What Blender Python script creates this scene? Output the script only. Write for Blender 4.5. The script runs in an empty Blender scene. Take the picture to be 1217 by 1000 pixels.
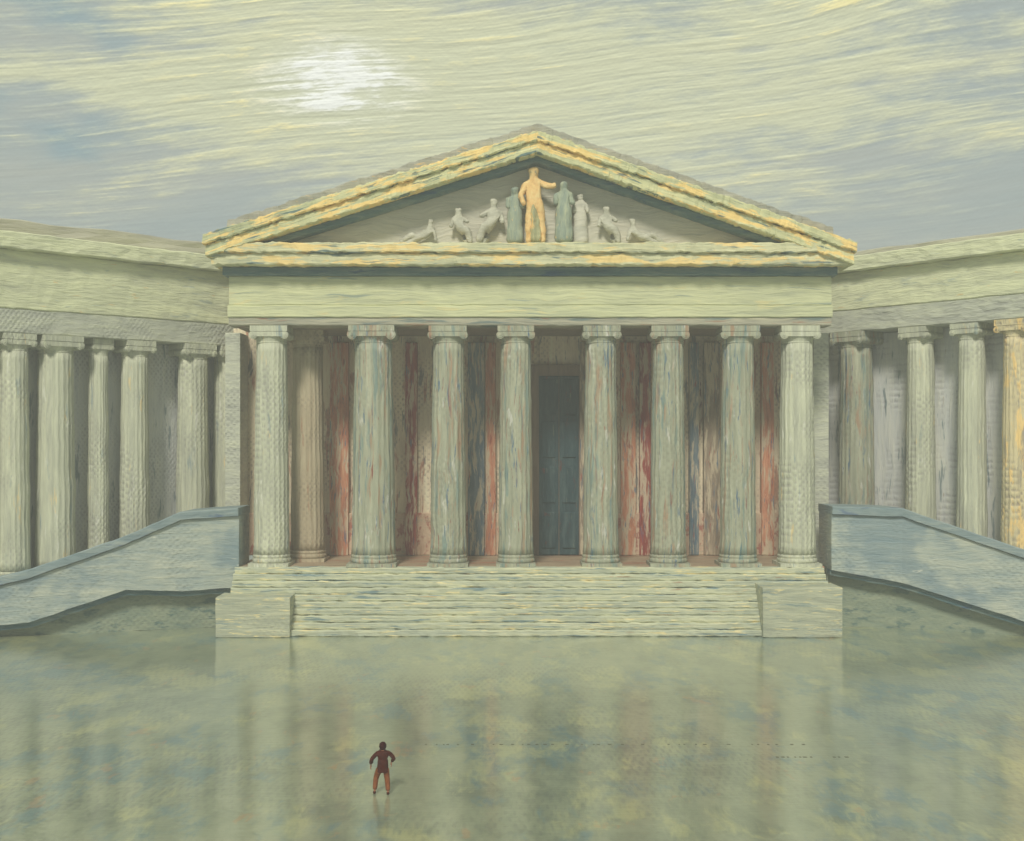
import bpy, bmesh, math, random
from mathutils import Vector, Matrix, noise as mnoise
random.seed(7)
C = bpy.context.scene
COL = C.collection
F = 1500.0            # focal length in photograph pixels
CAMZ = 12.0
HY = 520.0            # horizon row

# ------------------------------------------------------------------ camera
cam_d = bpy.data.cameras.new("camera")
cam = bpy.data.objects.new("camera", cam_d)
COL.objects.link(cam)
cam.location = (0, 0, CAMZ)
cam.rotation_euler = (math.radians(90), 0, 0)
cam_d.sensor_width = 36.0
cam_d.lens = 36.0 * F / 1217.0
cam_d.shift_y = 20.0 / 1217.0
cam_d.clip_end = 5000
C.camera = cam

# ------------------------------------------------------------------ view
C.view_settings.view_transform = 'Standard'
C.view_settings.look = 'None'
C.view_settings.gamma = 1
C.view_settings.use_curve_mapping = False
C.view_settings.exposure = 0.31

def lin(c):
    out = []
    for v in c[:3]:
        v = v / 255.0
        out.append(v / 12.92 if v <= .04045 else ((v + .055) / 1.055) ** 2.4)
    return (out[0], out[1], out[2], 1.0)

class NT:
    """tiny node helper"""
    def __init__(s, tree):
        s.t = tree; s.n = tree.nodes; s.l = tree.links
    def put(s, v, sock):
        if v is None: return
        if hasattr(v, 'is_output') or isinstance(v, bpy.types.NodeSocket): s.l.new(v, sock)
        else:
            try: sock.default_value = v
            except Exception: sock.default_value = tuple(v)[:3]
    def m(s, op, a, b=None, c=None, clamp=False):
        n = s.n.new('ShaderNodeMath'); n.operation = op; n.use_clamp = clamp
        s.put(a, n.inputs[0])
        if b is not None: s.put(b, n.inputs[1])
        if c is not None: s.put(c, n.inputs[2])
        return n.outputs[0]
    def v(s, op, a, b=None):
        n = s.n.new('ShaderNodeVectorMath'); n.operation = op
        s.put(a, n.inputs[0])
        if b is not None: s.put(b, n.inputs[1])
        return n.outputs[0]
    def noise(s, vec, scale=1.0, detail=5, rough=.6, out=0):
        n = s.n.new('ShaderNodeTexNoise')
        s.put(vec, n.inputs['Vector'])
        n.inputs['Scale'].default_value = scale
        n.inputs['Detail'].default_value = detail
        n.inputs['Roughness'].default_value = rough
        return n.outputs[out]
    def rng(s, v, a, b, c=0.0, d=1.0, smooth=True):
        n = s.n.new('ShaderNodeMapRange')
        n.interpolation_type = 'SMOOTHSTEP' if smooth else 'LINEAR'
        s.put(v, n.inputs[0])
        for i, q in enumerate((a, b, c, d)): n.inputs[i + 1].default_value = q
        return n.outputs[0]
    def mix(s, f, a, b):
        n = s.n.new('ShaderNodeMix'); n.data_type = 'RGBA'
        s.put(f, n.inputs[0]); s.put(a, n.inputs[6]); s.put(b, n.inputs[7])
        return n.outputs[2]
    def ramp(s, f, stops):
        n = s.n.new('ShaderNodeValToRGB'); e = n.color_ramp.elements
        while len(e) > 1: e.remove(e[-1])
        e[0].position = stops[0][0]; e[0].color = lin(stops[0][1])
        for p, c in stops[1:]:
            q = e.new(p); q.color = lin(c)
        s.put(f, n.inputs[0]); return n.outputs[0]
    def comb(s, x, y, z):
        n = s.n.new('ShaderNodeCombineXYZ')
        s.put(x, n.inputs[0]); s.put(y, n.inputs[1]); s.put(z, n.inputs[2]); return n.outputs[0]
    def sep(s, v):
        n = s.n.new('ShaderNodeSeparateXYZ'); s.put(v, n.inputs[0]); return n.outputs

# ------------------------------------------------------------------ world
W = bpy.data.worlds.new("World"); C.world = W; W.use_nodes = True
SUN_EL, SUN_AZ = 42.0, 190.0          # degrees; azimuth clockwise from +Y
def build_world():
    nt = NT(W.node_tree); W.node_tree.nodes.clear()
    out = W.node_tree.nodes.new('ShaderNodeOutputWorld')
    bg = W.node_tree.nodes.new('ShaderNodeBackground')
    sky = W.node_tree.nodes.new('ShaderNodeTexSky')
    sky.sky_type = 'NISHITA'; sky.sun_disc = False
    sky.sun_elevation = math.radians(SUN_EL); sky.sun_rotation = math.radians(SUN_AZ)
    tc = W.node_tree.nodes.new('ShaderNodeTexCoord')
    d = nt.v('NORMALIZE', tc.outputs['Generated'])
    X, Y, Z = nt.sep(d)
    az = nt.m('ARCTAN2', X, Y)
    el = nt.m('ARCSINE', Z)
    ae = nt.comb(az, el, 0.0)
    # slow swirl that bends the brush-like cloud streaks
    warp = nt.noise(nt.comb(nt.m('MULTIPLY', az, 3.2), nt.m('MULTIPLY', el, 6.0), 3.1), 1.0, 1, .4, out=1)
    warp = nt.v('MULTIPLY', nt.v('SUBTRACT', warp, (.5, .5, .5)), (0.08, 0.05, 0))
    def warped(off):
        p = nt.v('ADD', nt.v('ADD', ae, warp), (0, off, 0))
        x, y, _ = nt.sep(p)
        y = nt.m('SUBTRACT', y, nt.m('MULTIPLY', x, 0.10))
        return x, y
    def streak(off):
        x, y = warped(off)
        a = nt.noise(nt.comb(nt.m('MULTIPLY', x, 10), nt.m('MULTIPLY', y, 240), 1.7), 1, 4, .66)
        b = nt.noise(nt.comb(nt.m('MULTIPLY', x, 34), nt.m('MULTIPLY', y, 90), 9.2), 1, 4, .66)
        return nt.m('ADD', nt.m('MULTIPLY', a, .55), nt.m('MULTIPLY', b, .45))
    s0 = streak(0.0); s1 = streak(0.0012)
    emb = nt.m('SUBTRACT', s0, s1)
    x, y = warped(0)
    big = nt.noise(nt.comb(nt.m('MULTIPLY', x, 5.0), nt.m('MULTIPLY', y, 22), 5.3), 1, 5, .6)
    sx, sy = math.atan2(400 - 608.5, F), math.atan2(520 - 92, F)
    def gauss(cx, cy, wx, wy):
        u = nt.m('DIVIDE', nt.m('SUBTRACT', az, cx), wx); q = nt.m('DIVIDE', nt.m('SUBTRACT', el, cy), wy)
        return nt.m('POWER', 2.718, nt.m('MULTIPLY', nt.m('ADD', nt.m('MULTIPLY', u, u), nt.m('MULTIPLY', q, q)), -1.0))
    halo = gauss(sx, sy - .01, .15, .06); core = gauss(sx + .003, sy, .030, .019)
    bank = gauss(.12, .27, .34, .085)          # thick cloud bank stretching to the right
    band = gauss(-.30, .262, .16, .016)        # long thin cloud left of the sun
    high = nt.rng(el, .13, .215)
    cream = nt.m('ADD', nt.m('MULTIPLY', nt.m('SUBTRACT', big, .5), .9), nt.m('MULTIPLY', halo, .36))
    cream = nt.m('ADD', cream, nt.m('MULTIPLY', bank, .31))
    cream = nt.m('ADD', cream, nt.m('MULTIPLY', band, .27))
    cream = nt.m('ADD', cream, nt.m('MULTIPLY', nt.m('SUBTRACT', s0, .5), .9))
    cream = nt.m('MULTIPLY', nt.rng(cream, .0, .30), high)
    base = nt.ramp(nt.noise(nt.comb(nt.m('MULTIPLY', x, 3), nt.m('MULTIPLY', y, 30), .4), 1, 4, .6),
                   [(.25, (150, 162, 159)), (.45, (158, 168, 162)), (.6, (164, 171, 162)), (.8, (172, 175, 160))])
    bl = nt.rng(nt.noise(nt.comb(nt.m('MULTIPLY', az, 9), nt.m('MULTIPLY', el, 16), 7.7), 1, 3, .5), .50, .72)
    leftw = nt.rng(az, -.24, -.36)
    bl = nt.m('MULTIPLY', bl, nt.m('ADD', .04, nt.m('MULTIPLY', leftw, .96)))
    col = nt.mix(nt.m('MULTIPLY', bl, .8), base, lin((124, 154, 163)))
    col = nt.mix(nt.m('MULTIPLY', cream, .72), col, lin((212, 212, 168)))
    gold = nt.m('MULTIPLY', nt.rng(s0, .52, .64), nt.m('MULTIPLY', cream, nt.m('ADD', nt.rng(big, .50, .64), nt.m('MULTIPLY', halo, .7), clamp=True)))
    col = nt.mix(nt.m('MULTIPLY', gold, .9), col, lin((232, 222, 160)))
    cr = nt.m('MULTIPLY', nt.m('ADD', nt.m('MULTIPLY', core, nt.rng(s0, .40, .60, .35, 2.2)), nt.m('MULTIPLY', nt.rng(halo, .72, 1.0), nt.rng(s0, .48, .60))), .92, clamp=True)
    col = nt.mix(cr, col, lin((236, 238, 226)))
    # relief of the strokes + canvas-fine ripple
    kx = nt.m('SINE', nt.m('MULTIPLY', az, 1080)); ky = nt.m('SINE', nt.m('MULTIPLY', el, 1250))
    weave = nt.m('MULTIPLY', nt.m('MULTIPLY', kx, ky), .012)
    gain = nt.m('ADD', nt.m('ADD', 1.0, nt.m('MULTIPLY', emb, nt.m('ADD', .75, nt.m('MULTIPLY', cream, 1.1)))), weave)
    col = nt.v('MULTIPLY', col, nt.comb(gain, gain, gain))
    # thin share of clear daylight sky beneath the cloud veil
    skyc = nt.v('MULTIPLY', sky.outputs[0], (0.07, 0.07, 0.07))
    col = nt.mix(.93, skyc, col)
    nt.l.new(col, bg.inputs[0]); bg.inputs[1].default_value = 1.0
    nt.l.new(bg.outputs[0], out.inputs[0])
build_world()

# ------------------------------------------------------------------ sun
sd = bpy.data.lights.new("sun", 'SUN'); sd.energy = 2.4; sd.angle = math.radians(11); sd.color = (1.0, .965, .88)
sun = bpy.data.objects.new("sun", sd); COL.objects.link(sun)
e, a = math.radians(SUN_EL), math.radians(SUN_AZ)
sdir = Vector((math.sin(a) * math.cos(e), math.cos(a) * math.cos(e), math.sin(e)))
sun.rotation_euler = sdir.to_track_quat('Z', 'Y').to_euler()
sun.location = (0, 0, 60)

# ------------------------------------------------------------------ materials
def lift(c, g):
    m = sum(c) / 3.0
    return tuple(min(246, (v * .86 + m * .14) * g) for v in c)
def paint(name, stops, stretch, accents=(), rot=(0, 0, 0), weave=0.0, pitch=(.42, .42, .42), pore=(120, 118, 125),
          wmask=None, bump=.5, rough=.75, spec=.3, warp=(.5, .5, .5), seed=0.0, detail=4, pore_amt=.6, dist=.12, gain=1.06, bristle=1.0):
    """brushy procedural surface. stretch = size in metres of the streaks on each axis."""
    mat = bpy.data.materials.new(name); mat.use_nodes = True
    nt = NT(mat.node_tree); mat.node_tree.nodes.clear()
    out = nt.n.new('ShaderNodeOutputMaterial'); b = nt.n.new('ShaderNodeBsdfPrincipled')
    geo = nt.n.new('ShaderNodeNewGeometry')
    mp = nt.n.new('ShaderNodeMapping'); nt.l.new(geo.outputs['Position'], mp.inputs[0])
    mp.inputs['Rotation'].default_value = rot
    pos = mp.outputs[0]
    w = nt.noise(pos, .35, 2, .5, out=1)
    w = nt.v('MULTIPLY', nt.v('SUBTRACT', w, (.5, .5, .5)), warp)
    pw = nt.v('ADD', nt.v('ADD', pos, w), (seed * 3.7, seed * 1.3, seed * 2.1))
    def sc(st, extra=0.0): return nt.v('ADD', nt.v('MULTIPLY', pw, (1 / st[0], 1 / st[1], 1 / st[2])), (extra, extra * .7, extra * 1.9))
    n1 = nt.noise(sc(stretch), 1, detail, .62)
    fine = nt.noise(sc([q * .3 for q in stretch], 4.4), 1, 3, .6)
    bris = nt.noise(sc([q * (.10 if q == min(stretch) else .22) for q in stretch], 8.1), 1, 2, .7)
    f = nt.m('ADD', nt.m('ADD', nt.m('MULTIPLY', n1, .56), nt.m('MULTIPLY', fine, .26)), nt.m('MULTIPLY', bris, .18 * bristle + .0))
    f = nt.rng(f, .30, .70, 0, 1, smooth=False)
    stops = [(p, lift(c, gain)) for p, c in stops]
    col = nt.ramp(f, stops)
    for k, (c, st, th, soft, amt) in enumerate(accents):
        an = nt.noise(sc(st, 11.0 + 7.3 * k), 1, 3, .65)
        an = nt.m('ADD', an, nt.m('MULTIPLY', nt.m('SUBTRACT', bris, .5), .30))
        col = nt.mix(nt.m('MULTIPLY', nt.rng(an, th, th + soft), amt), col, lin(c))
    h = nt.m('ADD', nt.m('ADD', nt.m('MULTIPLY', n1, .5), nt.m('MULTIPLY', fine, .6)), nt.m('MULTIPLY', bris, .28 * bristle))
    if weave > 0:
        px, py, pz = nt.sep(nt.v('ADD', pos, nt.v('MULTIPLY', w, (.35, .35, .35))))
        ax = nt.m('ADD', px, nt.m('MULTIPLY', py, .83)) if pitch[1] is None else px
        sxx = nt.m('SINE', nt.m('ADD', nt.m('MULTIPLY', ax, math.tau / pitch[0]), nt.m('MULTIPLY', n1, 6.0)))
        other = pz if pitch[1] is None or pitch[2] is not None else py
        per = pitch[2] if pitch[2] is not None else pitch[1]
        szz = nt.m('SINE', nt.m('ADD', nt.m('MULTIPLY', other, math.tau / per), nt.m('MULTIPLY', fine, 5.0)))
        wv = nt.m('MULTIPLY', sxx, szz)
        wn = nt.noise(pos, .22 if wmask is None else wmask, 3, .6)
        wm = nt.rng(wn, .40, .62)
        wv = nt.m('ADD', wv, nt.m('MULTIPLY', nt.m('SUBTRACT', fine, .5), 2.2))
        pf = nt.m('MULTIPLY', nt.m('MULTIPLY', nt.rng(wv, -.05, -.75), wm), weave * pore_amt)
        col = nt.mix(pf, col, lin(pore))
        h = nt.m('ADD', h, nt.m('MULTIPLY', nt.m('MULTIPLY', wv, wm), .32 * weave))
    nt.l.new(col, b.inputs['Base Color'])
    b.inputs['Roughness'].default_value = rough
    b.inputs['Specular IOR Level'].default_value = spec
    bp = nt.n.new('ShaderNodeBump'); bp.inputs['Strength'].default_value = bump; bp.inputs['Distance'].default_value = dist
    nt.l.new(h, bp.inputs['Height']); nt.l.new(bp.outputs[0], b.inputs['Normal'])
    nt.l.new(b.outputs[0], out.inputs[0])
    return mat, nt, b, col

OC, CREAM, TEAL, BLUE, RUST, RED = (226, 196, 130), (222, 220, 172), (66, 104, 112), (58, 104, 142), (160, 96, 62), (126, 46, 40)
VX = (1.1, 1.1, 9.0)     # vertical strokes
HX = (7.0, 7.0, .55)     # horizontal strokes

M = {}
M['column'] = paint('limestone_column', [(0, (122, 124, 106)), (.3, (146, 149, 124)), (.6, (163, 165, 138)), (1, (188, 188, 158))], (.4, .4, 6),
    accents=[((56, 98, 132), (.16, .16, 3.6), .61, .05, .85), ((214, 212, 200), (.4, .4, 1.8), .61, .08, .7), ((168, 124, 92), (.35, .35, 5), .54, .12, .65), ((132, 52, 42), (.15, .15, 2.6), .65, .04, .85), ((94, 132, 132), (.45, .45, 5), .56, .1, .6)],
    weave=.45, pitch=(.40, None, .46), pore=(128, 126, 108), bump=.5, seed=1)[0]
M['column_pale'] = paint('weathered_pale_column', [(0, (134, 136, 120)), (.35, (158, 160, 138)), (.7, (178, 180, 152)), (1, (204, 204, 174))], (.5, .5, 6),
    accents=[((112, 138, 146), (.5, .5, 5), .63, .08, .6), ((222, 222, 206), (.4, .4, 2.2), .62, .08, .7), ((228, 204, 146), (.5, .5, 3), .66, .06, .7)],
    weave=.5, pitch=(.42, None, .44), pore=(124, 116, 120), bump=.6, seed=2, gain=1.16)[0]
M['column_ochre'] = paint('ochre_column', [(0, (150, 134, 104)), (.5, (176, 160, 128)), (1, (192, 182, 148))], (.5, .5, 5),
    accents=[(RUST, (.4, .4, 4), .60, .08, .5)], weave=.8, pitch=(.42, None, .42), pore=(112, 100, 86), seed=3)[0]
M['entab'] = paint('limestone_entablature', [(0, (150, 156, 128)), (.4, (186, 189, 146)), (.7, (204, 206, 156)), (1, (222, 220, 172))], HX,
    accents=[((120, 140, 138), (8, 8, .5), .62, .08, .6), ((228, 212, 150), (3, 3, .5), .62, .08, .5)], bump=.8, seed=4)[0]
M['fascia'] = paint('grey_fascia', [(0, (120, 124, 112)), (.5, (160, 158, 134)), (1, (196, 192, 158))], HX,
    accents=[((50, 92, 106), (6, 6, .5), .46, .06, .85), (RUST, (3, 3, .3), .66, .06, .5)], bump=.8, seed=5)[0]
M['fascia2'] = paint('mixed_fascia', [(0, (120, 124, 112)), (.5, (164, 160, 136)), (1, (200, 194, 160))], HX,
    accents=[((84, 112, 116), (5, 5, .5), .52, .08, .7), (RUST, (3, 3, .3), .62, .06, .5)], bump=.9, seed=52)[0]
M['painted_shade'] = paint('painted_shade_teal', [(0, (44, 82, 92)), (.45, (74, 108, 112)), (1, (140, 150, 134))], (4, 4, .4),
    accents=[((40, 80, 116), (2, 2, .3), .6, .06, .8)], bump=.9, seed=51)[0]  # dark teal paints in the shade below cornices and flank walls
M['cornice'] = paint('painted_sunlight_cornice', [(0, (128, 140, 124)), (.35, (188, 188, 146)), (.65, (212, 208, 160)), (1, (226, 222, 178))], (6, 6, .45),
    accents=[((248, 216, 140), (2.6, 2.6, .5), .52, .07, .85), ((70, 108, 118), (3.4, 3.4, .35), .62, .05, .8)], bump=1, seed=6)[0]  # gold accent paints sunlight onto the cornice
SL, SR = math.atan(.307), -math.atan(.35)
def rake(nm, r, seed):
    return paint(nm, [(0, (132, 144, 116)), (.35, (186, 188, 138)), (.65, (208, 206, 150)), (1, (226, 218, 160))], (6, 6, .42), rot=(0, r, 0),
        accents=[((252, 218, 138), (2.2, 2.2, .4), .49, .06, .95), ((62, 104, 114), (3.0, 3.0, .3), .60, .05, .85)], bump=1, seed=seed, warp=(.3, .3, .3))[0]  # gold accent paints sunlight along the slope
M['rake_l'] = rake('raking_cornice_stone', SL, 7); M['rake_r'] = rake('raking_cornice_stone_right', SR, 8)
M['sima'] = paint('grey_sima', [(0, (126, 128, 116)), (.5, (158, 156, 138)), (1, (184, 180, 156))], (4, 4, .3),
    accents=[((224, 188, 124), (1.6, 1.6, .3), .66, .04, .8)], bump=.8, seed=9)[0]
M['tymp'] = paint('tympanum_stone', [(0, (166, 165, 148)), (.5, (194, 190, 168)), (1, (214, 208, 184))], (5, 5, .5),
    accents=[((196, 196, 178), (2.5, 2.5, .5), .62, .08, .6)], bump=1, seed=10, warp=(1.5, .5, 1.5))[0]
M['relief'] = paint('pale_carving', [(0, (150, 150, 130)), (.5, (180, 178, 156)), (1, (214, 212, 188))], (1, 1, .5), bump=.8, seed=11)[0]
M['gold'] = paint('ochre_statue_stone', [(0, (190, 142, 78)), (.4, (232, 186, 112)), (1, (248, 216, 148))], (.7, .7, .9),
    accents=[((110, 120, 108), (.5, .5, .9), .63, .06, .7)], bump=1, seed=12)[0]
M['drape'] = paint('verdigris_statue_stone', [(0, (104, 128, 124)), (.5, (150, 162, 138)), (1, (196, 200, 156))], (.35, .35, 3),
    accents=[(OC, (.6, .6, 1), .64, .06, .8)], bump=1, seed=13)[0]
M['drape2'] = paint('yellow_green_drapery_stone', [(0, (128, 134, 104)), (.5, (170, 170, 120)), (1, (214, 196, 138))], (.3, .3, 2.5),
    accents=[((240, 196, 120), (.4, .4, 1.6), .54, .06, .9)], bump=1, seed=53)[0]
M['step'] = paint('step_stone', [(0, (126, 138, 128)), (.35, (162, 168, 144)), (.65, (184, 186, 152)), (1, (214, 210, 168))], (5, 1, .3),
    accents=[((246, 228, 168), (1.8, .6, .16), .59, .06, .8), ((92, 128, 142), (3.2, .8, .2), .60, .06, .75), ((40, 96, 150), (2.2, .6, .2), .73, .03, .8), (RUST, (3, .6, .15), .69, .04, .6)],  # cream accent paints highlights onto the steps
    bump=1, seed=14, gain=1.12, warp=(.3, .1, .12))[0]
M['pedestal'] = paint('pedestal_stone', [(0, (136, 142, 124)), (.5, (168, 172, 144)), (1, (204, 202, 164))], (4, 1, .3),
    accents=[((236, 220, 160), (1.4, .6, .22), .60, .06, .8), ((110, 138, 144), (2.5, .6, .3), .6, .06, .6)], weave=.3, bump=.7, seed=15)[0]
M['floor'] = paint('portico_floor_stone', [(0, (130, 104, 80)), (.5, (166, 142, 112)), (1, (186, 172, 136))], (4, 1, .5),
    accents=[((176, 100, 74), (3, .8, 1), .56, .08, .6)], bump=.5, seed=16)[0]
M['backwall'] = paint('warm_inner_wall', [(0, (150, 134, 112)), (.3, (184, 168, 140)), (.6, (200, 186, 154)), (1, (212, 206, 174))], (.7, .7, 7),
    accents=[((168, 92, 62), (.8, .8, 5), .55, .07, .75), ((122, 42, 36), (.35, .35, 4), .66, .04, .8), ((70, 84, 100), (.5, .5, 4), .62, .05, .7)],
    weave=.6, pore=(112, 96, 86), bump=.5, seed=17, gain=1.2)[0]
M['dado'] = paint('red_marble_dado', [(0, (172, 132, 102)), (.4, (196, 164, 132)), (1, (212, 194, 160))], (.7, 1, 1.6),
    accents=[((158, 62, 50), (.6, .8, .9), .54, .08, .75), ((180, 168, 140), (2, 1, .4), .58, .08, .7)], bump=.6, seed=18)[0]
M['door'] = paint('dark_teal_door', [(0, (16, 36, 42)), (.5, (34, 66, 72)), (1, (84, 104, 100))], (.4, .4, 3),
    accents=[((148, 152, 118), (.15, .15, 2.4), .68, .04, .7), ((96, 40, 34), (.3, .3, 1), .64, .05, .8)], bump=.4, rough=.5, seed=19)[0]
def strip_colour(nm, st, seed):
    return paint(nm, st, (.3, .3, 3.5), accents=[((208, 194, 164), (.3, .3, 2.6), .48, .10, .85), ((74, 108, 134), (.16, .16, 2.2), .60, .06, .85), ((156, 60, 44), (.2, .2, 1.8), .62, .06, .8)], bump=.6, seed=seed, gain=1.2)[0]  # colours for the added strips that imitate brush strokes
M['rust_strip'] = strip_colour('rust_stroke', [(0, (132, 76, 52)), (.5, (176, 110, 78)), (1, (202, 156, 118))], 61)
M['red_strip'] = strip_colour('deep_red_stroke', [(0, (96, 28, 26)), (.5, (138, 48, 38)), (1, (176, 96, 72))], 62)
M['slate_strip'] = strip_colour('blue_grey_stroke', [(0, (56, 74, 88)), (.5, (88, 104, 112)), (1, (136, 140, 132))], 63)
M['umber_strip'] = strip_colour('umber_strip', [(0, (84, 70, 58)), (.5, (132, 114, 92)), (1, (172, 156, 128))], 64)
M['column_painted_lit'] = paint('painted_yellow_light_column', [(0, (168, 150, 116)), (.4, (200, 186, 142)), (1, (232, 214, 160))], (.4, .4, 4),
    accents=[((250, 214, 140), (.5, .5, 2), .52, .07, .9), ((150, 144, 132), (.4, .4, 4), .60, .08, .7)], weave=.9, pitch=(.42, None, .44), pore=(132, 120, 116), bump=.6, seed=43)[0]  # yellow light on the end column is put into its colour
M['doorframe'] = paint('door_frame_stone', [(0, (112, 88, 72)), (1, (164, 140, 112))], (.4, .4, 4), bump=.5, seed=20)[0]
M['ceiling'] = paint('portico_ceiling', [(0, (120, 112, 94)), (1, (160, 146, 120))], (1.5, 1.5, .5), bump=.3, seed=21)[0]
M['wingwall'] = paint('lilac_grey_wall', [(0, (150, 152, 150)), (.4, (174, 176, 172)), (.7, (186, 186, 176)), (1, (200, 200, 182))], (.8, .8, 6),
    accents=[((92, 118, 126), (.6, .6, 4), .60, .07, .7), ((150, 118, 88), (.4, .4, 3), .70, .05, .6)],
    weave=.55, pitch=(.42, None, .42), pore=(122, 114, 122), bump=.7, seed=22, gain=1.18)[0]
M['wingentab'] = paint('wing_entablature_stone', [(0, (150, 152, 128)), (.4, (178, 180, 144)), (.7, (194, 196, 154)), (1, (212, 210, 162))], (4, 4, .5),
    accents=[((232, 204, 140), (1.6, 1.6, .3), .68, .05, .8), ((140, 158, 158), (3, 3, .8), .6, .1, .5)], bump=.9, seed=23, gain=1.2)[0]
M['wingarch'] = paint('wing_architrave_stone', [(0, (136, 138, 126)), (.5, (160, 162, 144)), (1, (182, 184, 154))], (3, 3, .6),
    weave=.5, pitch=(.42, None, .42), pore=(112, 110, 112), bump=.7, seed=24, gain=1.2)[0]
M['wingroof'] = paint('taupe_roof', [(0, (142, 138, 122)), (.5, (164, 160, 138)), (1, (180, 176, 150))], (5, 5, .5), bump=.7, seed=25, gain=1.12)[0]
M['ramp'] = paint('blue_grey_ramp_stone', [(0, (112, 132, 136)), (.35, (146, 158, 150)), (.65, (166, 172, 156)), (1, (190, 190, 164))], (4, 2, .5),
    accents=[((108, 134, 146), (4.5, 2.5, 3.5), .50, .14, .6), ((214, 214, 196), (1.5, 1, .3), .68, .05, .7)], bump=.8, seed=26, gain=1.1, weave=.3, pore=(100, 112, 112))[0]
M['coping'] = paint('teal_grey_coping', [(0, (92, 116, 122)), (.5, (128, 146, 146)), (1, (166, 172, 156))], (4, 2, .4),
    accents=[((64, 92, 132), (2, 1, .4), .64, .06, .6)], bump=.7, seed=27)[0]
M['plinth'] = paint('green_grey_plinth', [(0, (104, 124, 112)), (.5, (132, 144, 120)), (1, (156, 160, 130))], (2, 2, .6),
    accents=[((72, 104, 104), (1.5, 1, .6), .56, .08, .7)], weave=.4, pore=(92, 98, 98), bump=.6, seed=28)[0]

# wet plaza: mottled stone under a film of water that mirrors columns, sky and the walker
gm, gnt, gb, gcol = paint('wet_plaza_stone', [(0, (112, 124, 100)), (.35, (138, 148, 116)), (.65, (154, 161, 126)), (1, (176, 178, 142))], (2.0, 4.0, 3),
    accents=[((96, 132, 136), (2.2, 5.0, 2), .50, .16, .75), ((190, 190, 134), (2.4, 5.5, 2), .52, .16, .7), ((186, 146, 100), (1.4, 3, 2), .64, .08, .5)],
    weave=.8, pitch=(.30, 1.35, None), pore=(104, 108, 104), wmask=.06, bump=.22, rough=.4, spec=.4, warp=(.8, 1.6, 0), seed=31, dist=.08, pore_amt=.5, bristle=.45)
def wet(nt, b):
    geo = nt.n.new('ShaderNodeNewGeometry')
    rip = nt.noise(nt.v('MULTIPLY', geo.outputs['Position'], (1.3, 4.0, 1)), 1, 3, .6)
    bp = nt.n.new('ShaderNodeBump'); bp.inputs['Strength'].default_value = .5; bp.inputs['Distance'].default_value = .03
    nt.l.new(rip, bp.inputs['Height']); nt.l.new(bp.outputs[0], b.inputs['Coat Normal'])
    b.inputs['Coat Weight'].default_value = 1.0; b.inputs['Coat Roughness'].default_value = .10; b.inputs['Coat IOR'].default_value = 2.1
wet(gnt, gb)
M['ground'] = gm
M['slit_dash'] = paint('dark_slit', [(0, (70, 68, 54)), (1, (104, 102, 80))], (.4, .4, 1), bump=.2, seed=33)[0]
# person
def simple(nm, c0, c1, st=(.06, .06, .12), rough=.7):
    return paint(nm, [(0, c0), (1, c1)], st, bump=.4, rough=.9, spec=.05, dist=.01)[0]
M['coat'] = simple('maroon_coat', (40, 10, 8), (92, 34, 18), st=(.12, .12, .16)); M['trouser'] = simple('rust_trousers', (84, 38, 20), (160, 92, 48), st=(.12, .12, .2))
M['skin'] = simple('skin', (150, 92, 66), (176, 112, 82)); M['hair'] = simple('dark_hair', (30, 8, 10), (70, 22, 18)); M['shoe'] = simple('shoe', (50, 18, 14), (84, 34, 22))

# ------------------------------------------------------------------ object helpers
def link(name, bm, mat, parent=None, smooth=False):
    me = bpy.data.meshes.new(name)
    bmesh.ops.recalc_face_normals(bm, faces=bm.faces)
    bm.to_mesh(me); bm.free()
    if smooth:
        for p in me.polygons: p.use_smooth = True
    me.materials.append(mat)
    o = bpy.data.objects.new(name, me); COL.objects.link(o)
    if parent: o.parent = parent
    return o
def empty(name, label, cat, group=None):
    o = bpy.data.objects.new(name, None); COL.objects.link(o)
    o['label'] = label; o['category'] = cat
    if group: o['group'] = group
    return o
def tag(o, label=None, cat=None, group=None, kind=None):
    for k, v in (('label', label), ('category', cat), ('group', group), ('kind', kind)):
        if v: o[k] = v
    return o
def jit(p, amp, fr=1.3):
    if amp == 0: return p
    n = mnoise.noise_vector(p * fr) * .7 + mnoise.noise_vector(p * fr * 3.3) * .4
    return p + Vector(n) * amp
def beam(bm, A, B, dy, dz, seg=40, amp=.04, ch=.06, fr=1.3):
    """bar from A to B (its bottom-front line); depth dy along +Y-ish normal, height dz up; chamfered, uneven edges"""
    A, B = Vector(A), Vector(B); L = (B - A); h = Vector((L.x, L.y, 0)).normalized(); nrm = Vector((-h.y, h.x, 0))
    if nrm.y < 0: nrm = -nrm
    prof = [(ch, 0), (dy - ch, 0), (dy, ch), (dy, dz - ch), (dy - ch, dz), (ch, dz), (0, dz - ch), (0, ch)]
    # extra point half way up the face keeps the wobble from looking ruled
    if dz > .9: prof.append((0, dz * .2))
    if dz > .9: prof = prof[:7] + [(0, dz * .66), (0, dz * .33)] + [prof[7]]
    rings = []
    for i in range(seg + 1):
        p = A + L * (i / seg)
        rings.append([bm.verts.new(jit(p + nrm * a + Vector((0, 0, b)), amp, fr)) for a, b in prof])
    k = len(prof)
    for i in range(seg):
        for j in range(k):
            bm.faces.new((rings[i][j], rings[i][(j + 1) % k], rings[i + 1][(j + 1) % k], rings[i + 1][j]))
    bm.faces.new(rings[0][::-1]); bm.faces.new(rings[-1])
def mk_beam(name, A, B, dy, dz, mat, parent, **k):
    bm = bmesh.new(); beam(bm, A, B, dy, dz, **k); return link(name, bm, M[mat], parent)
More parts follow.
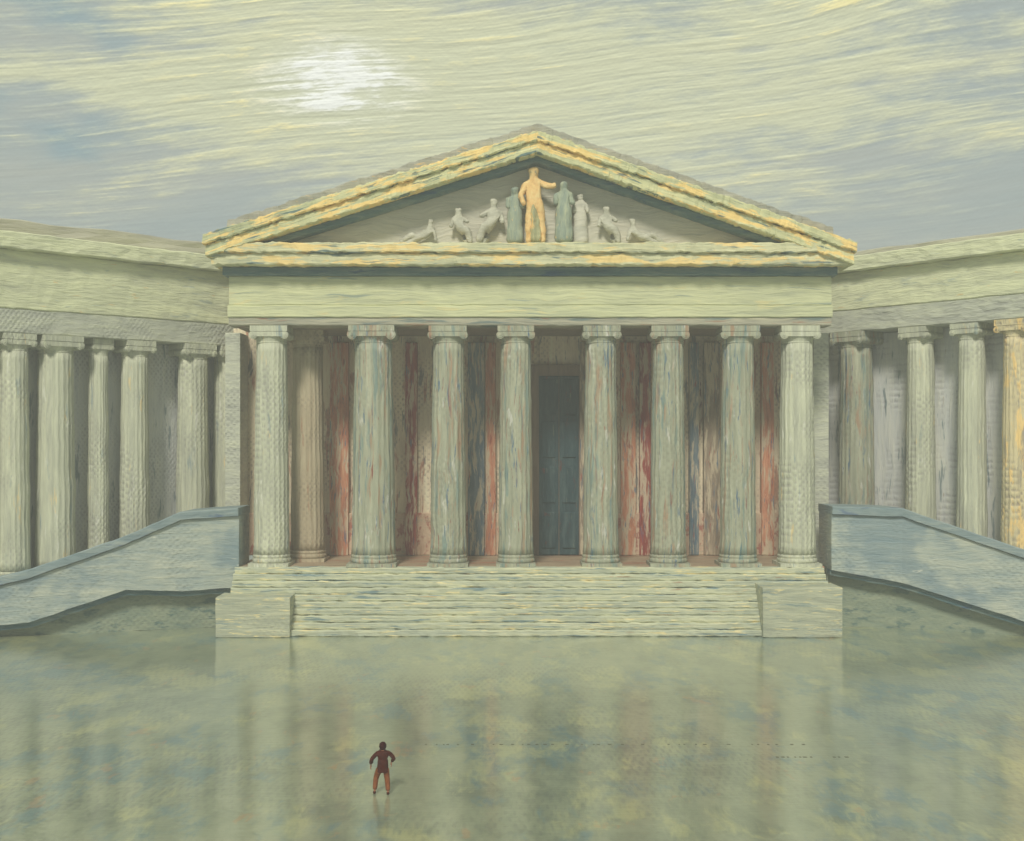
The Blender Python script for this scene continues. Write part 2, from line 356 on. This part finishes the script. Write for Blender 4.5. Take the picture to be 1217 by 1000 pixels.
def box(name, x0, x1, y0, y1, z0, z1, mat, parent=None, amp=.03, seg=None, fr=1.3):
    return mk_beam(name, (x0, y0, z0), (x1, y0, z0), y1 - y0, z1 - z0, mat, parent, amp=amp, fr=fr, seg=seg or max(2, int((x1 - x0) / .8)), ch=min(.06, (z1 - z0) * .2))
def prism(name, poly, y0, y1, mat, parent):
    bm = bmesh.new()
    f = [bm.verts.new((x, y0, z)) for x, z in poly]; g = [bm.verts.new((x, y1, z)) for x, z in poly]
    bm.faces.new(f); bm.faces.new(g[::-1]); n = len(poly)
    for i in range(n): bm.faces.new((f[i], g[i], g[(i + 1) % n], f[(i + 1) % n]))
    return link(name, bm, M[mat], parent)
def px(x, Y): return (x - 608.5) / F * Y
def pz(y, Y): return CAMZ + (HY - y) / F * Y

# ------------------------------------------------------------------ column meshes
FLUTES = 20
def shaft_mesh(name, r, h, mat):
    bm = bmesh.new(); seg = FLUTES * 6; rings = 26; R = []
    for i in range(rings + 1):
        t = i / rings; rr = r * (1 - .16 * t ** 1.6)
        ring = []
        for j in range(seg):
            th = math.tau * j / seg
            fl = abs(math.sin(FLUTES * th / 2))
            q = rr * (1 - .045 * (fl ** .8)) * (1 if .02 < t < .98 else 1.03)
            ring.append(bm.verts.new(jit(Vector((q * math.cos(th), q * math.sin(th), h * t)), .07, .8)))
        R.append(ring)
    for i in range(rings):
        for j in range(seg): bm.faces.new((R[i][j], R[i][(j + 1) % seg], R[i + 1][(j + 1) % seg], R[i + 1][j]))
    bm.faces.new(R[0][::-1]); bm.faces.new(R[-1])
    me = bpy.data.meshes.new(name); bm.to_mesh(me); bm.free(); me.materials.append(M[mat])
    for p in me.polygons: p.use_smooth = True
    return me
def lathe(bm, prof, seg=32, off=(0, 0, 0)):
    R = []
    for r, z in prof: R.append([bm.verts.new((off[0] + r * math.cos(math.tau * j / seg), off[1] + r * math.sin(math.tau * j / seg), off[2] + z)) for j in range(seg)])
    for i in range(len(R) - 1):
        for j in range(seg): bm.faces.new((R[i][j], R[i][(j + 1) % seg], R[i + 1][(j + 1) % seg], R[i + 1][j]))
    bm.faces.new(R[0][::-1]); bm.faces.new(R[-1])
def cube(bm, x0, x1, y0, y1, z0, z1):
    v = [bm.verts.new((x, y, z)) for z in (z0, z1) for x, y in ((x0, y0), (x1, y0), (x1, y1), (x0, y1))]
    for f in ((3, 2, 1, 0), (4, 5, 6, 7), (0, 1, 5, 4), (1, 2, 6, 5), (2, 3, 7, 6), (3, 0, 4, 7)): bm.faces.new([v[i] for i in f])
def tomesh(name, bm, mat, amp=.02):
    for v in bm.verts: v.co = jit(v.co.copy(), amp, 2)
    me = bpy.data.meshes.new(name); bmesh.ops.recalc_face_normals(bm, faces=bm.faces); bm.to_mesh(me); bm.free(); me.materials.append(M[mat]); return me
def base_mesh(r, mat):
    bm = bmesh.new(); cube(bm, -r * 1.12, r * 1.12, -r * 1.12, r * 1.12, 0, .22)
    prof = [(r * 1.05, .22)] + [(r * 1.02 + .08 * math.cos(a), .36 + .13 * math.sin(a)) for a in [math.radians(q) for q in range(-80, 81, 20)]] + \
           [(r * 1.03, .52)] + [(r * 1.0 + .06 * math.cos(a), .62 + .09 * math.sin(a)) for a in [math.radians(q) for q in range(-70, 71, 20)]] + [(r * 1.0, .74)]
    lathe(bm, prof); return tomesh('column_base', bm, mat)
def capital_mesh(r, mat):
    """Ionic capital: echinus, two scroll bolsters, abacus; 1.1 m tall"""
    bm = bmesh.new(); q = r * .84
    lathe(bm, [(q, 0), (q * 1.03, .08), (q * 1.0, .14), (q * 1.08, .36), (q * 1.12, .5)])
    cube(bm, -r * 1.0, r * 1.0, -r * .98, r * .98, .42, .72)
    for s in (-1, 1):       # scroll bolsters with their spiral faces in relief
        n = 26; cx, cz = s * r * .88, .52
        for (ra, y0, y1) in ((r * .22, -r * .96, r * .96), (r * .15, -r * 1.0, r * 1.0), (r * .07, -r * 1.04, r * 1.04)):
            f = [bm.verts.new((cx + ra * math.cos(math.tau * i / n), y0, cz + ra * math.sin(math.tau * i / n))) for i in range(n)]
            g = [bm.verts.new((cx + ra * math.cos(math.tau * i / n), y1, cz + ra * math.sin(math.tau * i / n))) for i in range(n)]
            bm.faces.new(f); bm.faces.new(g[::-1])
            for i in range(n): bm.faces.new((f[i], g[i], g[(i + 1) % n], f[(i + 1) % n]))
    cube(bm, -r * 1.04, r * 1.04, -r * 1.0, r * 1.0, .74, 1.1)
    return tomesh('column_capital', bm, mat)
_cache = {}
def column(parent, x, y, z0, z1, r, mat, rz=0.0):
    key = (round(r, 2), mat, round(z1 - z0, 2))
    if key not in _cache:
        _cache[key] = (shaft_mesh('column', r, z1 - z0 - .74 - 1.1, mat), base_mesh(r, mat), capital_mesh(r, mat))
    s, b, c = _cache[key]
    o = bpy.data.objects.new('column', s); COL.objects.link(o); o.parent = parent; o.location = (x, y, z0 + .74); o.rotation_euler.z = rz
    ob = bpy.data.objects.new('column_base', b); COL.objects.link(ob); ob.parent = o; ob.location = (0, 0, -.74)
    oc = bpy.data.objects.new('column_capital', c); COL.objects.link(oc); oc.parent = o; oc.location = (0, 0, z1 - z0 - .74 - 1.1)
    return o

# ------------------------------------------------------------------ ground
bm = bmesh.new()
for q in ((-700, -300), (700, -300), (700, 1100), (-700, 1100)): bm.verts.new((q[0], q[1], 0))
bm.faces.new(bm.verts); g = link('ground', bm, M['ground']); tag(g, kind='structure')
# broken line of added dark dashes, imitating slits in the canvas
bm = bmesh.new()
for yy, xa, xb in ((885, 505, 960), (900, 905, 1010)):
    Y = CAMZ * F / (yy - HY); x = px(xa, Y)
    while x < px(xb, Y):
        w = random.uniform(.05, .16)
        if random.random() < .8: cube(bm, x, x + w, Y - .06, Y + .06, -.01, .006)
        x += w + random.uniform(.06, .5)
tag(link('canvas_slit_dashes', bm, M['slit_dash']), kind='structure')

# ------------------------------------------------------------------ temple
FZ = 3.9; CT = 19.0; YC = 80.0
T = empty('temple_museum', 'grand pale stone temple front with pediment and nine fluted columns above broad steps', 'building')
# podium and steps
XL, XR = -17.3, 19.6
box('podium', XL, XR, 79.2, 96, 0, FZ, 'floor', T, amp=.02)
NS = 10
for i in range(NS):
    y0 = 75.95 + .275 * i
    box('step', XL + .1 * i * .3 - .2, XR - .1 * i * .3 + .1, y0, 79.3, FZ / NS * i, FZ / NS * (i + 1) - .002, 'step', T, amp=.08, seg=120, fr=2.2)
box('pedestal', -17.75, -13.3, 75.55, 78.0, 0, 2.4, 'pedestal', T, amp=.07, seg=10)
box('pedestal', 15.0, 19.75, 75.5, 78.2, 0, 3.0, 'pedestal', T, amp=.07, seg=10)
# back wall, dado, door
box('inner_wall', -19.2, 21.2, 87, 88.5, FZ, CT + .5, 'backwall', T, amp=.02)
box('dado', -18.5, px(628, 86.7), 86.6, 87.05, FZ, FZ + 2.9, 'dado', T, amp=.04)
box('dado', px(698, 86.7), 20.5, 86.6, 87.05, FZ, FZ + 2.9, 'dado', T, amp=.04)
dx0, dx1 = px(640, 86.7), px(688, 86.7)
fr = box('door_frame', dx0 - .55, dx1 + .55, 86.5, 87.02, FZ, 17.0, 'doorframe', T, amp=.02)
for k in (0, 1):
    w = (dx1 - dx0) / 2
    dl = box('door', dx0 + w * k + .03, dx0 + w * (k + 1) - .03, 86.3, 86.52, FZ + .05, 16.2, 'door', T, amp=.01)
    for zz in (FZ + .5, FZ + 3.6, FZ + 6.7, FZ + 9.6):
        box('door_panel', dx0 + w * k + .25, dx0 + w * (k + 1) - .25, 86.2, 86.32, zz, zz + 2.5, 'door', dl, amp=.02)
# added colour strips on the inner wall, imitating brush strokes between the columns
for wx, wm_, ww in ((404, 'rust_strip', .62), (489, 'red_strip', .40), (566, 'slate_strip', .55), (583, 'rust_strip', .35), (696, 'umber_strip', .4), (746, 'rust_strip', .5), (766, 'red_strip', .38),
                    (824, 'slate_strip', .32), (845, 'umber_strip', .55), (911, 'rust_strip', .42)):
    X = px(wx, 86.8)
    box('stroke_strip', X - ww, X + ww, 86.35 - .003 * (wx % 7), 87.03, FZ + .01, 18.5, wm_, T, amp=.06, seg=3)
box('side_wall', -19.2, -18.2, 84.5, 87.1, FZ - .6, CT, 'wingarch', T, amp=.02)
box('side_wall', 20.2, 21.2, 84.5, 87.1, FZ - .6, CT, 'wingarch', T, amp=.02)
# columns
cols = [(323, YC, 1.12, 'column_pale'), (366, 83.0, 1.12, 'column_ochre'), (444, YC, 1.38, 'column'), (533, YC, 1.14, 'column'), (613, YC, 1.1, 'column'),
        (714, YC, 1.12, 'column'), (794, YC, 1.12, 'column'), (877, YC, 1.14, 'column'), (947, YC, 1.16, 'column_pale')]
for i, (cx, cy, r, m) in enumerate(cols):
    column(T, px(cx, cy), cy, FZ, CT, r, m, rz=i * 0.0)
# entablature
EX0, EX1 = px(272, 79), px(988, 79)
box('ceiling', EX0 + .2, EX1 - .2, 80.85, 87.3, CT - .03, CT + .6, 'ceiling', T, amp=.0)
box('architrave', EX0, EX1, 78.95, 80.9, CT, CT + .5, 'fascia2', T, amp=.06, seg=60)
box('architrave', EX0 - .05, EX1 + .05, 78.85, 80.9, CT + .5, CT + 1.25, 'entab', T, amp=.05, seg=60)
box('frieze', EX0, EX1, 78.95, 80.9, CT + 1.25, 22.1, 'entab', T, amp=.05, seg=60)
box('bed_moulding', EX0 - .3, EX1 + .3, 78.6, 81, 22.1, 22.62, 'painted_shade', T, amp=.05, seg=60)
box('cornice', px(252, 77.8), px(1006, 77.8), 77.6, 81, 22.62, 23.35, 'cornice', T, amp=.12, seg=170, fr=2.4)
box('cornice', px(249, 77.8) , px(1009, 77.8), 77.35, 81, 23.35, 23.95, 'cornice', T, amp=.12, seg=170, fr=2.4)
# tympanum
AX, AZ = px(638, 77.8), pz(158, 77.8)
LX, LZ = px(246, 77.8), pz(281, 77.8)
RX, RZ = px(1013, 77.8), pz(290, 77.8)
prism('tympanum', [(LX + 1.2, 23.9), (RX - 1.2, 23.9), (AX, AZ - .8)], 79.5, 80.5, 'tymp', T)
def raking(x0, z0, x1, z1, mat, sgn):
    th = 1.32
    mk_beam('raking_cornice', (x0, 77.3, z0 - th), (x1, 77.3, z1 - th), 3.4, th * .55, mat, T, amp=.13, seg=170, fr=2.6)
    mk_beam('raking_cornice', (x0 - sgn * .1, 77.05, z0 - th * .45), (x1, 77.05, z1 - th * .45), 3.6, th * .45, mat, T, amp=.14, seg=170, fr=2.8)
    mk_beam('raking_moulding', (x0 + sgn * 3.4, 78.3, z0 + sgn * 3.4 * (z1 - z0) / (x1 - x0) - th - .38), (x1, 78.3, z1 - th - .38), 1.2, .38, 'painted_shade', T, amp=.05, seg=50)
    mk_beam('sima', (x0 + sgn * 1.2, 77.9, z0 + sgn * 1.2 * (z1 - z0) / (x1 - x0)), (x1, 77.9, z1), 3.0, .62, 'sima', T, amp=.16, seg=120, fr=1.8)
raking(LX, LZ, AX, AZ, 'rake_l', 1)
raking(RX, RZ, AX, AZ, 'rake_r', -1)
prism('roof', [(LX + .6, LZ - .1), (RX - .6, RZ - .1), (AX, AZ - .05)], 80.6, 120, 'wingroof', T)

# ------------------------------------------------------------------ wings
def obl(name, A, B, off0, off1, z0, z1, mat, parent, amp=.05, seg=50):
    """bar along the oblique line A-B, from off0 to off1 behind it"""
    A, B = Vector((A[0], A[1], 0)), Vector((B[0], B[1], 0)); h = (B - A).normalized(); n = Vector((-h.y, h.x, 0))
    if n.y < 0: n = -n
    a = A + n * off0; b = B + n * off0
    return mk_beam(name, (a.x, a.y, z0), (b.x, b.y, z0), off1 - off0, z1 - z0, mat, parent, amp=amp, seg=seg)
def ray_hit(pxx, A, B):
    k = (pxx - 608.5) / F            # X = k*Y
    dx, dy = B[0] - A[0], B[1] - A[1]
    t = (k * A[1] - A[0]) / (dx - k * dy)
    return A[0] + t * dx, A[1] + t * dy
def wing(side, A, B, cols, label, mz, top, rooftop):
    w = empty('museum_wing', label, 'building')
    dz = 3.0
    obl('wing_podium', A, B, -1.6, 8, 0, dz, 'plinth', w)
    obl('wing_wall', A, B, 1.3, 8, dz, mz, 'wingwall', w)
    obl('architrave', A, B, -1.0, 3.2, mz, mz + 1.5, 'wingarch', w, amp=.06)
    obl('frieze', A, B, -1.05, 3.2, mz + 1.5, top - 1.0, 'wingentab', w, amp=.06)
    obl('cornice', A, B, -1.7, 3.2, top - 1.0, top, 'wingentab', w, amp=.09)
    obl('roof', A, B, .8, 9, top, rooftop, 'wingroof', w, amp=.22, seg=14)
    h = math.atan2(B[1] - A[1], B[0] - A[0])
    for c, r, m in cols:
        x, y = ray_hit(c, A, B); column(w, x, y, dz, mz, r, m, rz=h)
    # doors hidden behind columns are not shown; tall windows between the columns
    return w
AL, BL = (-19.0, 90.5), (-36.5, 72.7)
AR, BR = (20.4, 92.6), (37.2, 71.2)
wing(-1, AL, BL, [(270, 1.05, 'column_pale'), (229, 1.15, 'column_pale'), (160, 1.0, 'column_pale'), (117, .7, 'column_pale'), (66, 1.25, 'column_pale'), (16, 1.0, 'column_pale'), (-50, 1.15, 'column_pale')],
     'left museum wing, pale colonnade under a taupe roof, running out past the left picture edge', 18.4, 24.5, 25.7)
wing(1, AR, BR, [(1018, 1.25, 'column'), (1094, 1.0, 'column_pale'), (1155, .95, 'column_pale'), (1210, 1.0, 'column_painted_lit'), (1285, 1.15, 'column_pale')],
     'right museum wing, grey colonnade running out past the right picture edge, end column with yellow light painted on', 19.3, 24.4, 25.1)

# ------------------------------------------------------------------ sloping flank walls
def flank(label, pts, depth, mirror):
    """pts: list of (x, y, z_bottom, z_top) from the inner to the outer end"""
    t = empty('terrace_wall', label, 'wall', 'sloping flank walls beside the steps')
    def strip(name, mat, lo, hi, y0, y1, amp, sub=8):
        bm = bmesh.new(); R = []
        P = []
        for i in range(len(pts) - 1):
            for k in range(sub):
                u = k / sub; P.append([a * (1 - u) + b * u for a, b in zip(pts[i], pts[i + 1])])
        P.append(list(pts[-1]))
        for x, y, zb, zt in P:
            a, b = lo(zb, zt), hi(zb, zt)
            ring = [(y + y0, a), (y + y1, a), (y + y1, b), (y + y0 + .06, b), (y + y0, b - .06), (y + y0, a * .35 + b * .65), (y + y0, a * .7 + b * .3)]
            R.append([bm.verts.new(jit(Vector((x, q, z)), amp)) for q, z in ring])
        k = len(R[0])
        for i in range(len(R) - 1):
            for j in range(k): bm.faces.new((R[i][j], R[i][(j + 1) % k], R[i + 1][(j + 1) % k], R[i + 1][j]))
        bm.faces.new(R[0]); bm.faces.new(R[-1][::-1])
        return link(name, bm, M[mat], t)
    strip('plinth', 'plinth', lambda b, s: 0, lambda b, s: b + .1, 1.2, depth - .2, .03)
    strip('painted_shade', 'painted_shade', lambda b, s: b - .35, lambda b, s: b + .08, .35, depth - .1, .08)  # added strip, its dark teal stands for shade under the wall
    strip('wall', 'ramp', lambda b, s: b, lambda b, s: s - .5, 0, depth, .05)
    strip('coping', 'coping', lambda b, s: s - .5, lambda b, s: s, -.22, depth + .2, .05)
flank('sloping blue-grey flank wall left of the steps, dipping towards the left edge',
      [(-17.1, 79.0, 2.6, 7.6), (px(215, 78), 78.0, 2.5, 7.4), (px(150, 77), 77.0, 2.7, 6.0), (px(35, 75.4), 75.4, .95, 4.1), (-33.5, 74.4, .6, 3.0)], 3.2, False)
flank('sloping grey flank wall right of the steps, dipping towards the right edge',
      [(20.0, 79.0, 3.7, 7.7), (px(1072, 78.2), 78.2, 3.0, 7.6), (px(1217, 75.2), 75.2, 1.05, 5.3), (34.0, 74.0, .6, 4.3)], 3.2, True)

# ------------------------------------------------------------------ skinned figures
def skin_mesh(name, verts, edges, radii, root, mat, sub=2, parent=None, xf=None):
    me = bpy.data.meshes.new(name); me.from_pydata([Vector(v) for v in verts], edges, [])
    o = bpy.data.objects.new(name, me); COL.objects.link(o)
    s = o.modifiers.new('skin', 'SKIN'); s.use_smooth_shade = True; s.branch_smoothing = .4
    if not me.skin_vertices: me.skin_vertices.new(name='')
    for i, r in enumerate(radii):
        rr = r if isinstance(r, tuple) else (r, r)
        me.skin_vertices[0].data[i].radius = rr; me.skin_vertices[0].data[i].use_root = (i == root)
    ss = o.modifiers.new('sub', 'SUBSURF'); ss.levels = sub; ss.render_levels = sub
    dg = bpy.context.evaluated_depsgraph_get(); ev = o.evaluated_get(dg)
    new = bpy.data.meshes.new_from_object(ev, depsgraph=dg)
    o.modifiers.clear(); o.data = new; new.name = name
    new.materials.clear(); new.materials.append(mat)
    for p in new.polygons: p.use_smooth = True
    if xf:
        new.transform(xf)
    if parent: o.parent = parent
    return o
# --- the walker, 1.75 m
PY = CAMZ * F / (944 - HY); PX = px(455, PY)
P = empty('person', 'lone walker in a maroon coat and rust trousers striding across the wet square', 'person')
P.location = (PX, PY, 0); P.rotation_euler.z = math.radians(8)
# local frame: x to the picture's right, y away from the viewer (walks away), z up
# body (neck, head, hands, ankles are seen as skin)
V = [(0, 0, .93), (0, .01, 1.12), (0, .02, 1.34), (0, .03, 1.46), (0, .04, 1.55), (0, .05, 1.66),
     (-.18, .02, 1.39), (-.37, -.02, 1.19), (-.40, .12, .98), (.18, .02, 1.39), (.37, .02, 1.19), (.30, .18, 1.02),
     (-.10, 0, .88), (-.22, .20, .52), (-.27, .02, .12), (.10, 0, .88), (.15, .04, .48), (.17, -.10, .09),
     (-.28, .12, .05), (.17, .04, .03)]
E = [(0, 1), (1, 2), (2, 3), (3, 4), (4, 5), (2, 6), (6, 7), (7, 8), (2, 9), (9, 10), (10, 11), (0, 12), (12, 13), (13, 14), (0, 15), (15, 16), (16, 17), (14, 18), (17, 19)]
R = [(.13, .09), (.11, .08), (.10, .08), .05, .075, .08, .05, .045, .032, .05, .045, .032, .08, .055, .038, .08, .055, .038, .03, .03]
skin_mesh('body', V, E, R, 0, M['skin'], parent=P)
skin_mesh('nose', [(0, .13, 1.62), (0, .155, 1.595)], [(0, 1)], [.012, .016], 0, M['skin'], 1, P)
# coat: torso, sleeves and flared skirt
V2 = [(0, 0, .74), (0, 0, .93), (0, .01, 1.12), (0, .02, 1.33), (0, .03, 1.44), (0, .03, 1.52),
      (-.19, .02, 1.40), (-.375, -.02, 1.19), (-.40, .10, 1.0), (.19, .02, 1.40), (.375, .02, 1.19), (.31, .16, 1.04)]
E2 = [(0, 1), (1, 2), (2, 3), (3, 4), (4, 5), (3, 6), (6, 7), (7, 8), (3, 9), (9, 10), (10, 11)]
R2 = [(.23, .19), (.20, .16), (.175, .14), (.20, .15), (.13, .13), .085, .095, .075, .062, .095, .075, .062]
skin_mesh('coat', V2, E2, R2, 1, M['coat'], 3, parent=P)
for v in COL.objects['coat'].data.vertices: v.co = jit(v.co.copy(), .022, 7)
for s_, leg in ((-1, [(-.09, 0, .92), (-.22, .20, .52), (-.27, .03, .13)]), (1, [(.09, 0, .92), (.15, .04, .48), (.17, -.09, .11)])):
    skin_mesh('trouser_leg', leg, [(0, 1), (1, 2)], [.125, .095, .078], 0, M['trouser'], parent=P)
for q in ([(-.27, -.02, .06), (-.28, .08, .05), (-.29, .20, .04)], [(.17, -.14, .055), (.17, -.04, .04), (.17, .09, .03)]):
    skin_mesh('shoe', q, [(0, 1), (1, 2)], [.055, .055, .04], 0, M['shoe'], parent=P)
bmh = bmesh.new(); bmesh.ops.create_icosphere(bmh, subdivisions=3, radius=1)
for v in bmh.verts:
    c = v.co.copy(); n_ = mnoise.noise(c * 2.2) * .12
    low = max(0, -c.z)
    v.co = Vector((c.x * (.118 + .03 * low) * (1 + n_), .025 + c.y * (.115 if c.y < 0 else .10) * (1 + n_), 1.645 + c.z * (.115 if c.z > 0 else .17) * (1 + n_)))
link('hair', bmh, M['hair'], P, smooth=True)
# hands: palm, four curled fingers and a thumb
for hx, hy, hz, s_ in ((-.402, .13, .95, 1), (.295, .195, .995, -1)):
    vv = [(hx, hy, hz), (hx, hy + .02, hz - .07)]; ee = [(0, 1)]; rr = [(.022, .032), (.018, .036)]
    for k, ln in enumerate((.055, .062, .058, .045)):
        o_ = (k - 1.5) * .019; i = len(vv)
        vv += [(hx + o_ * .3, hy + .02 + o_, hz - .10), (hx + s_ * .012, hy + .03 + o_, hz - .10 - ln)]; ee += [(1, i), (i, i + 1)]; rr += [.009, .008]
    i = len(vv); vv += [(hx + s_ * .02, hy + .05, hz - .04), (hx + s_ * .03, hy + .065, hz - .08)]; ee += [(0, i), (i, i + 1)]; rr += [.011, .009]
    skin_mesh('hand', vv, ee, rr, 0, M['skin'], 1, P)

# --- pediment sculpture
def statue(label, x, h, mat, pose, yy=78.55, z=23.95, rz=0, name='statue', fat=1.2):
    """pose: dict of joints in unit height"""
    k = h
    V, E, R = pose
    hx_, hy_, hz_ = V[4]; V = V + [(hx_, hy_ - .004, hz_ + .055)]; E = E + [(4, len(V) - 1)]; R = R + [R[4] * .72 if not isinstance(R[4], tuple) else R[4][0] * .7]
    V = [(a * k, b * k, c * k) for a, b, c in V]; g = fat * k; R = [tuple(q * g for q in r) if isinstance(r, tuple) else r * g for r in R]
    o = skin_mesh(name, V, E, R, 0, M[mat], 2)
    for v in o.data.vertices: v.co = jit(v.co.copy(), .09, 2.2)
    o.location = (x, yy, z); o.rotation_euler.z = rz
    tag(o, label, 'statue', 'sculptures in the pediment'); return o
# standing, one arm reaching out to the right, weight to one side
stand = ([(0, 0, .50), (-.02, 0, .64), (-.03, 0, .78), (-.02, -.01, .86), (-.02, -.02, .94), (-.12, 0, .77), (-.19, -.04, .62), (-.14, -.06, .50),
          (.07, 0, .79), (.17, -.03, .74), (.27, -.04, .76), (-.05, 0, .46), (-.08, -.03, .25), (-.07, 0, .02), (.06, 0, .46), (.08, 0, .24), (.09, 0, .02)],
         [(0, 1), (1, 2), (2, 3), (3, 4), (2, 5), (5, 6), (6, 7), (2, 8), (8, 9), (9, 10), (0, 11), (11, 12), (12, 13), (0, 14), (14, 15), (15, 16)],
         [(.10, .07), .075, (.10, .07), .035, .065, .042, .034, .026, .042, .034, .028, .065, .05, .04, .065, .05, .04])
robed = ([(0, 0, .45), (0, 0, .65), (0, 0, .80), (0, 0, .87), (0, -.01, .94), (-.11, 0, .79), (-.13, -.05, .62), (.11, 0, .79), (.14, -.05, .62),
          (0, 0, .22), (0, 0, .0)],
         [(0, 1), (1, 2), (2, 3), (3, 4), (2, 5), (5, 6), (2, 7), (7, 8), (0, 9), (9, 10)],
         [(.12, .09), (.09, .07), (.11, .07), .035, .062, .045, .035, .045, .035, (.13, .10), (.15, .12)])
seated = ([(0, 0, .30), (-.02, 0, .50), (-.03, 0, .68), (-.03, 0, .77), (-.03, -.01, .87), (-.16, 0, .64), (-.22, -.04, .42), (.10, 0, .66), (.24, -.06, .56),
           (.20, -.06, .34), (.26, -.06, .04), (.14, .02, .30), (.17, .02, .02)],
          [(0, 1), (1, 2), (2, 3), (3, 4), (2, 5), (5, 6), (2, 7), (7, 8), (0, 9), (9, 10), (0, 11), (11, 12)],
          [(.16, .11), .11, (.13, .09), .045, .085, .055, .045, .055, .045, .09, .055, .09, .055])
recline = ([(0, 0, .24), (-.16, 0, .36), (-.32, 0, .56), (-.34, 0, .70), (-.35, -.01, .84), (-.42, 0, .50), (-.50, -.05, .16), (-.20, -.04, .50), (-.02, -.06, .42),
            (.34, -.03, .36), (.70, 0, .10), (.36, .02, .14), (.86, .02, .07)],
           [(0, 1), (1, 2), (2, 3), (3, 4), (2, 5), (5, 6), (2, 7), (7, 8), (0, 9), (9, 10), (0, 11), (11, 12)],
           [(.16, .12), .12, (.15, .10), .05, .10, .06, .05, .06, .05, .10, .06, .09, .05])
gold_fig = statue('ochre standing statue with outstretched arm at the centre of the pediment', px(636, 78.5), 4.9, 'gold', stand)
dr = skin_mesh('drapery', [(-.2, 0, 2.75), (-.12, -.02, 2.1), (.02, 0, 1.1), (.05, 0, .05)], [(0, 1), (1, 2), (2, 3)], [(.34, .26), (.5, .34), (.56, .40), (.66, .45)], 0, M['drape2'], 3, gold_fig)
for v in dr.data.vertices:
    v.co = jit(v.co.copy(), .10, 2.2); v.co.x *= 1; v.co.y += .07 * math.sin(v.co.x * 16)
statue('grey-green robed statue right of the ochre one under the pediment peak', px(670, 78.5), 4.0, 'drape', robed)
statue('dull green robed statue left of the ochre one under the pediment peak', px(612, 78.7), 3.7, 'drape', robed, yy=78.8)
statue('slim taupe robed statue right of the three central pediment figures', px(690, 78.8), 3.3, 'tymp', robed, yy=79.0)
mir = lambda p: ([(-a, b, c) for a, b, c in p[0]], p[1], p[2])
statue('pale seated statue in the left half of the pediment, nearest the centre', px(585, 78.8), 3.2, 'relief', mir(seated), yy=78.9)
statue('pale seated statue in the left half of the pediment, between two others', px(546, 78.8), 2.6, 'relief', seated, yy=78.9)
statue('pale reclining statue in the left half of the pediment, beside its seated neighbour', px(500, 78.8), 1.9, 'relief', mir(recline), yy=78.9)
statue('pale seated statue in the right half of the pediment', px(722, 78.8), 2.7, 'relief', seated, yy=78.9)
statue('pale reclining statue in the right half of the pediment', px(764, 78.8), 1.9, 'relief', recline, yy=78.9)

# ------------------------------------------------------------------ thin mist over the square
def haze():
    m = bpy.data.materials.new('mist'); m.use_nodes = True; t = m.node_tree; t.nodes.clear()
    o = t.nodes.new('ShaderNodeOutputMaterial'); v = t.nodes.new('ShaderNodeVolumePrincipled')
    v.inputs['Color'].default_value = (.93, .935, .88, 1); v.inputs['Density'].default_value = .0031
    t.links.new(v.outputs[0], o.inputs['Volume'])
    bm = bmesh.new(); cube(bm, -710, 710, -310, 1110, -1, 34)
    h = link('haze', bm, m); tag(h, kind='stuff')
haze()
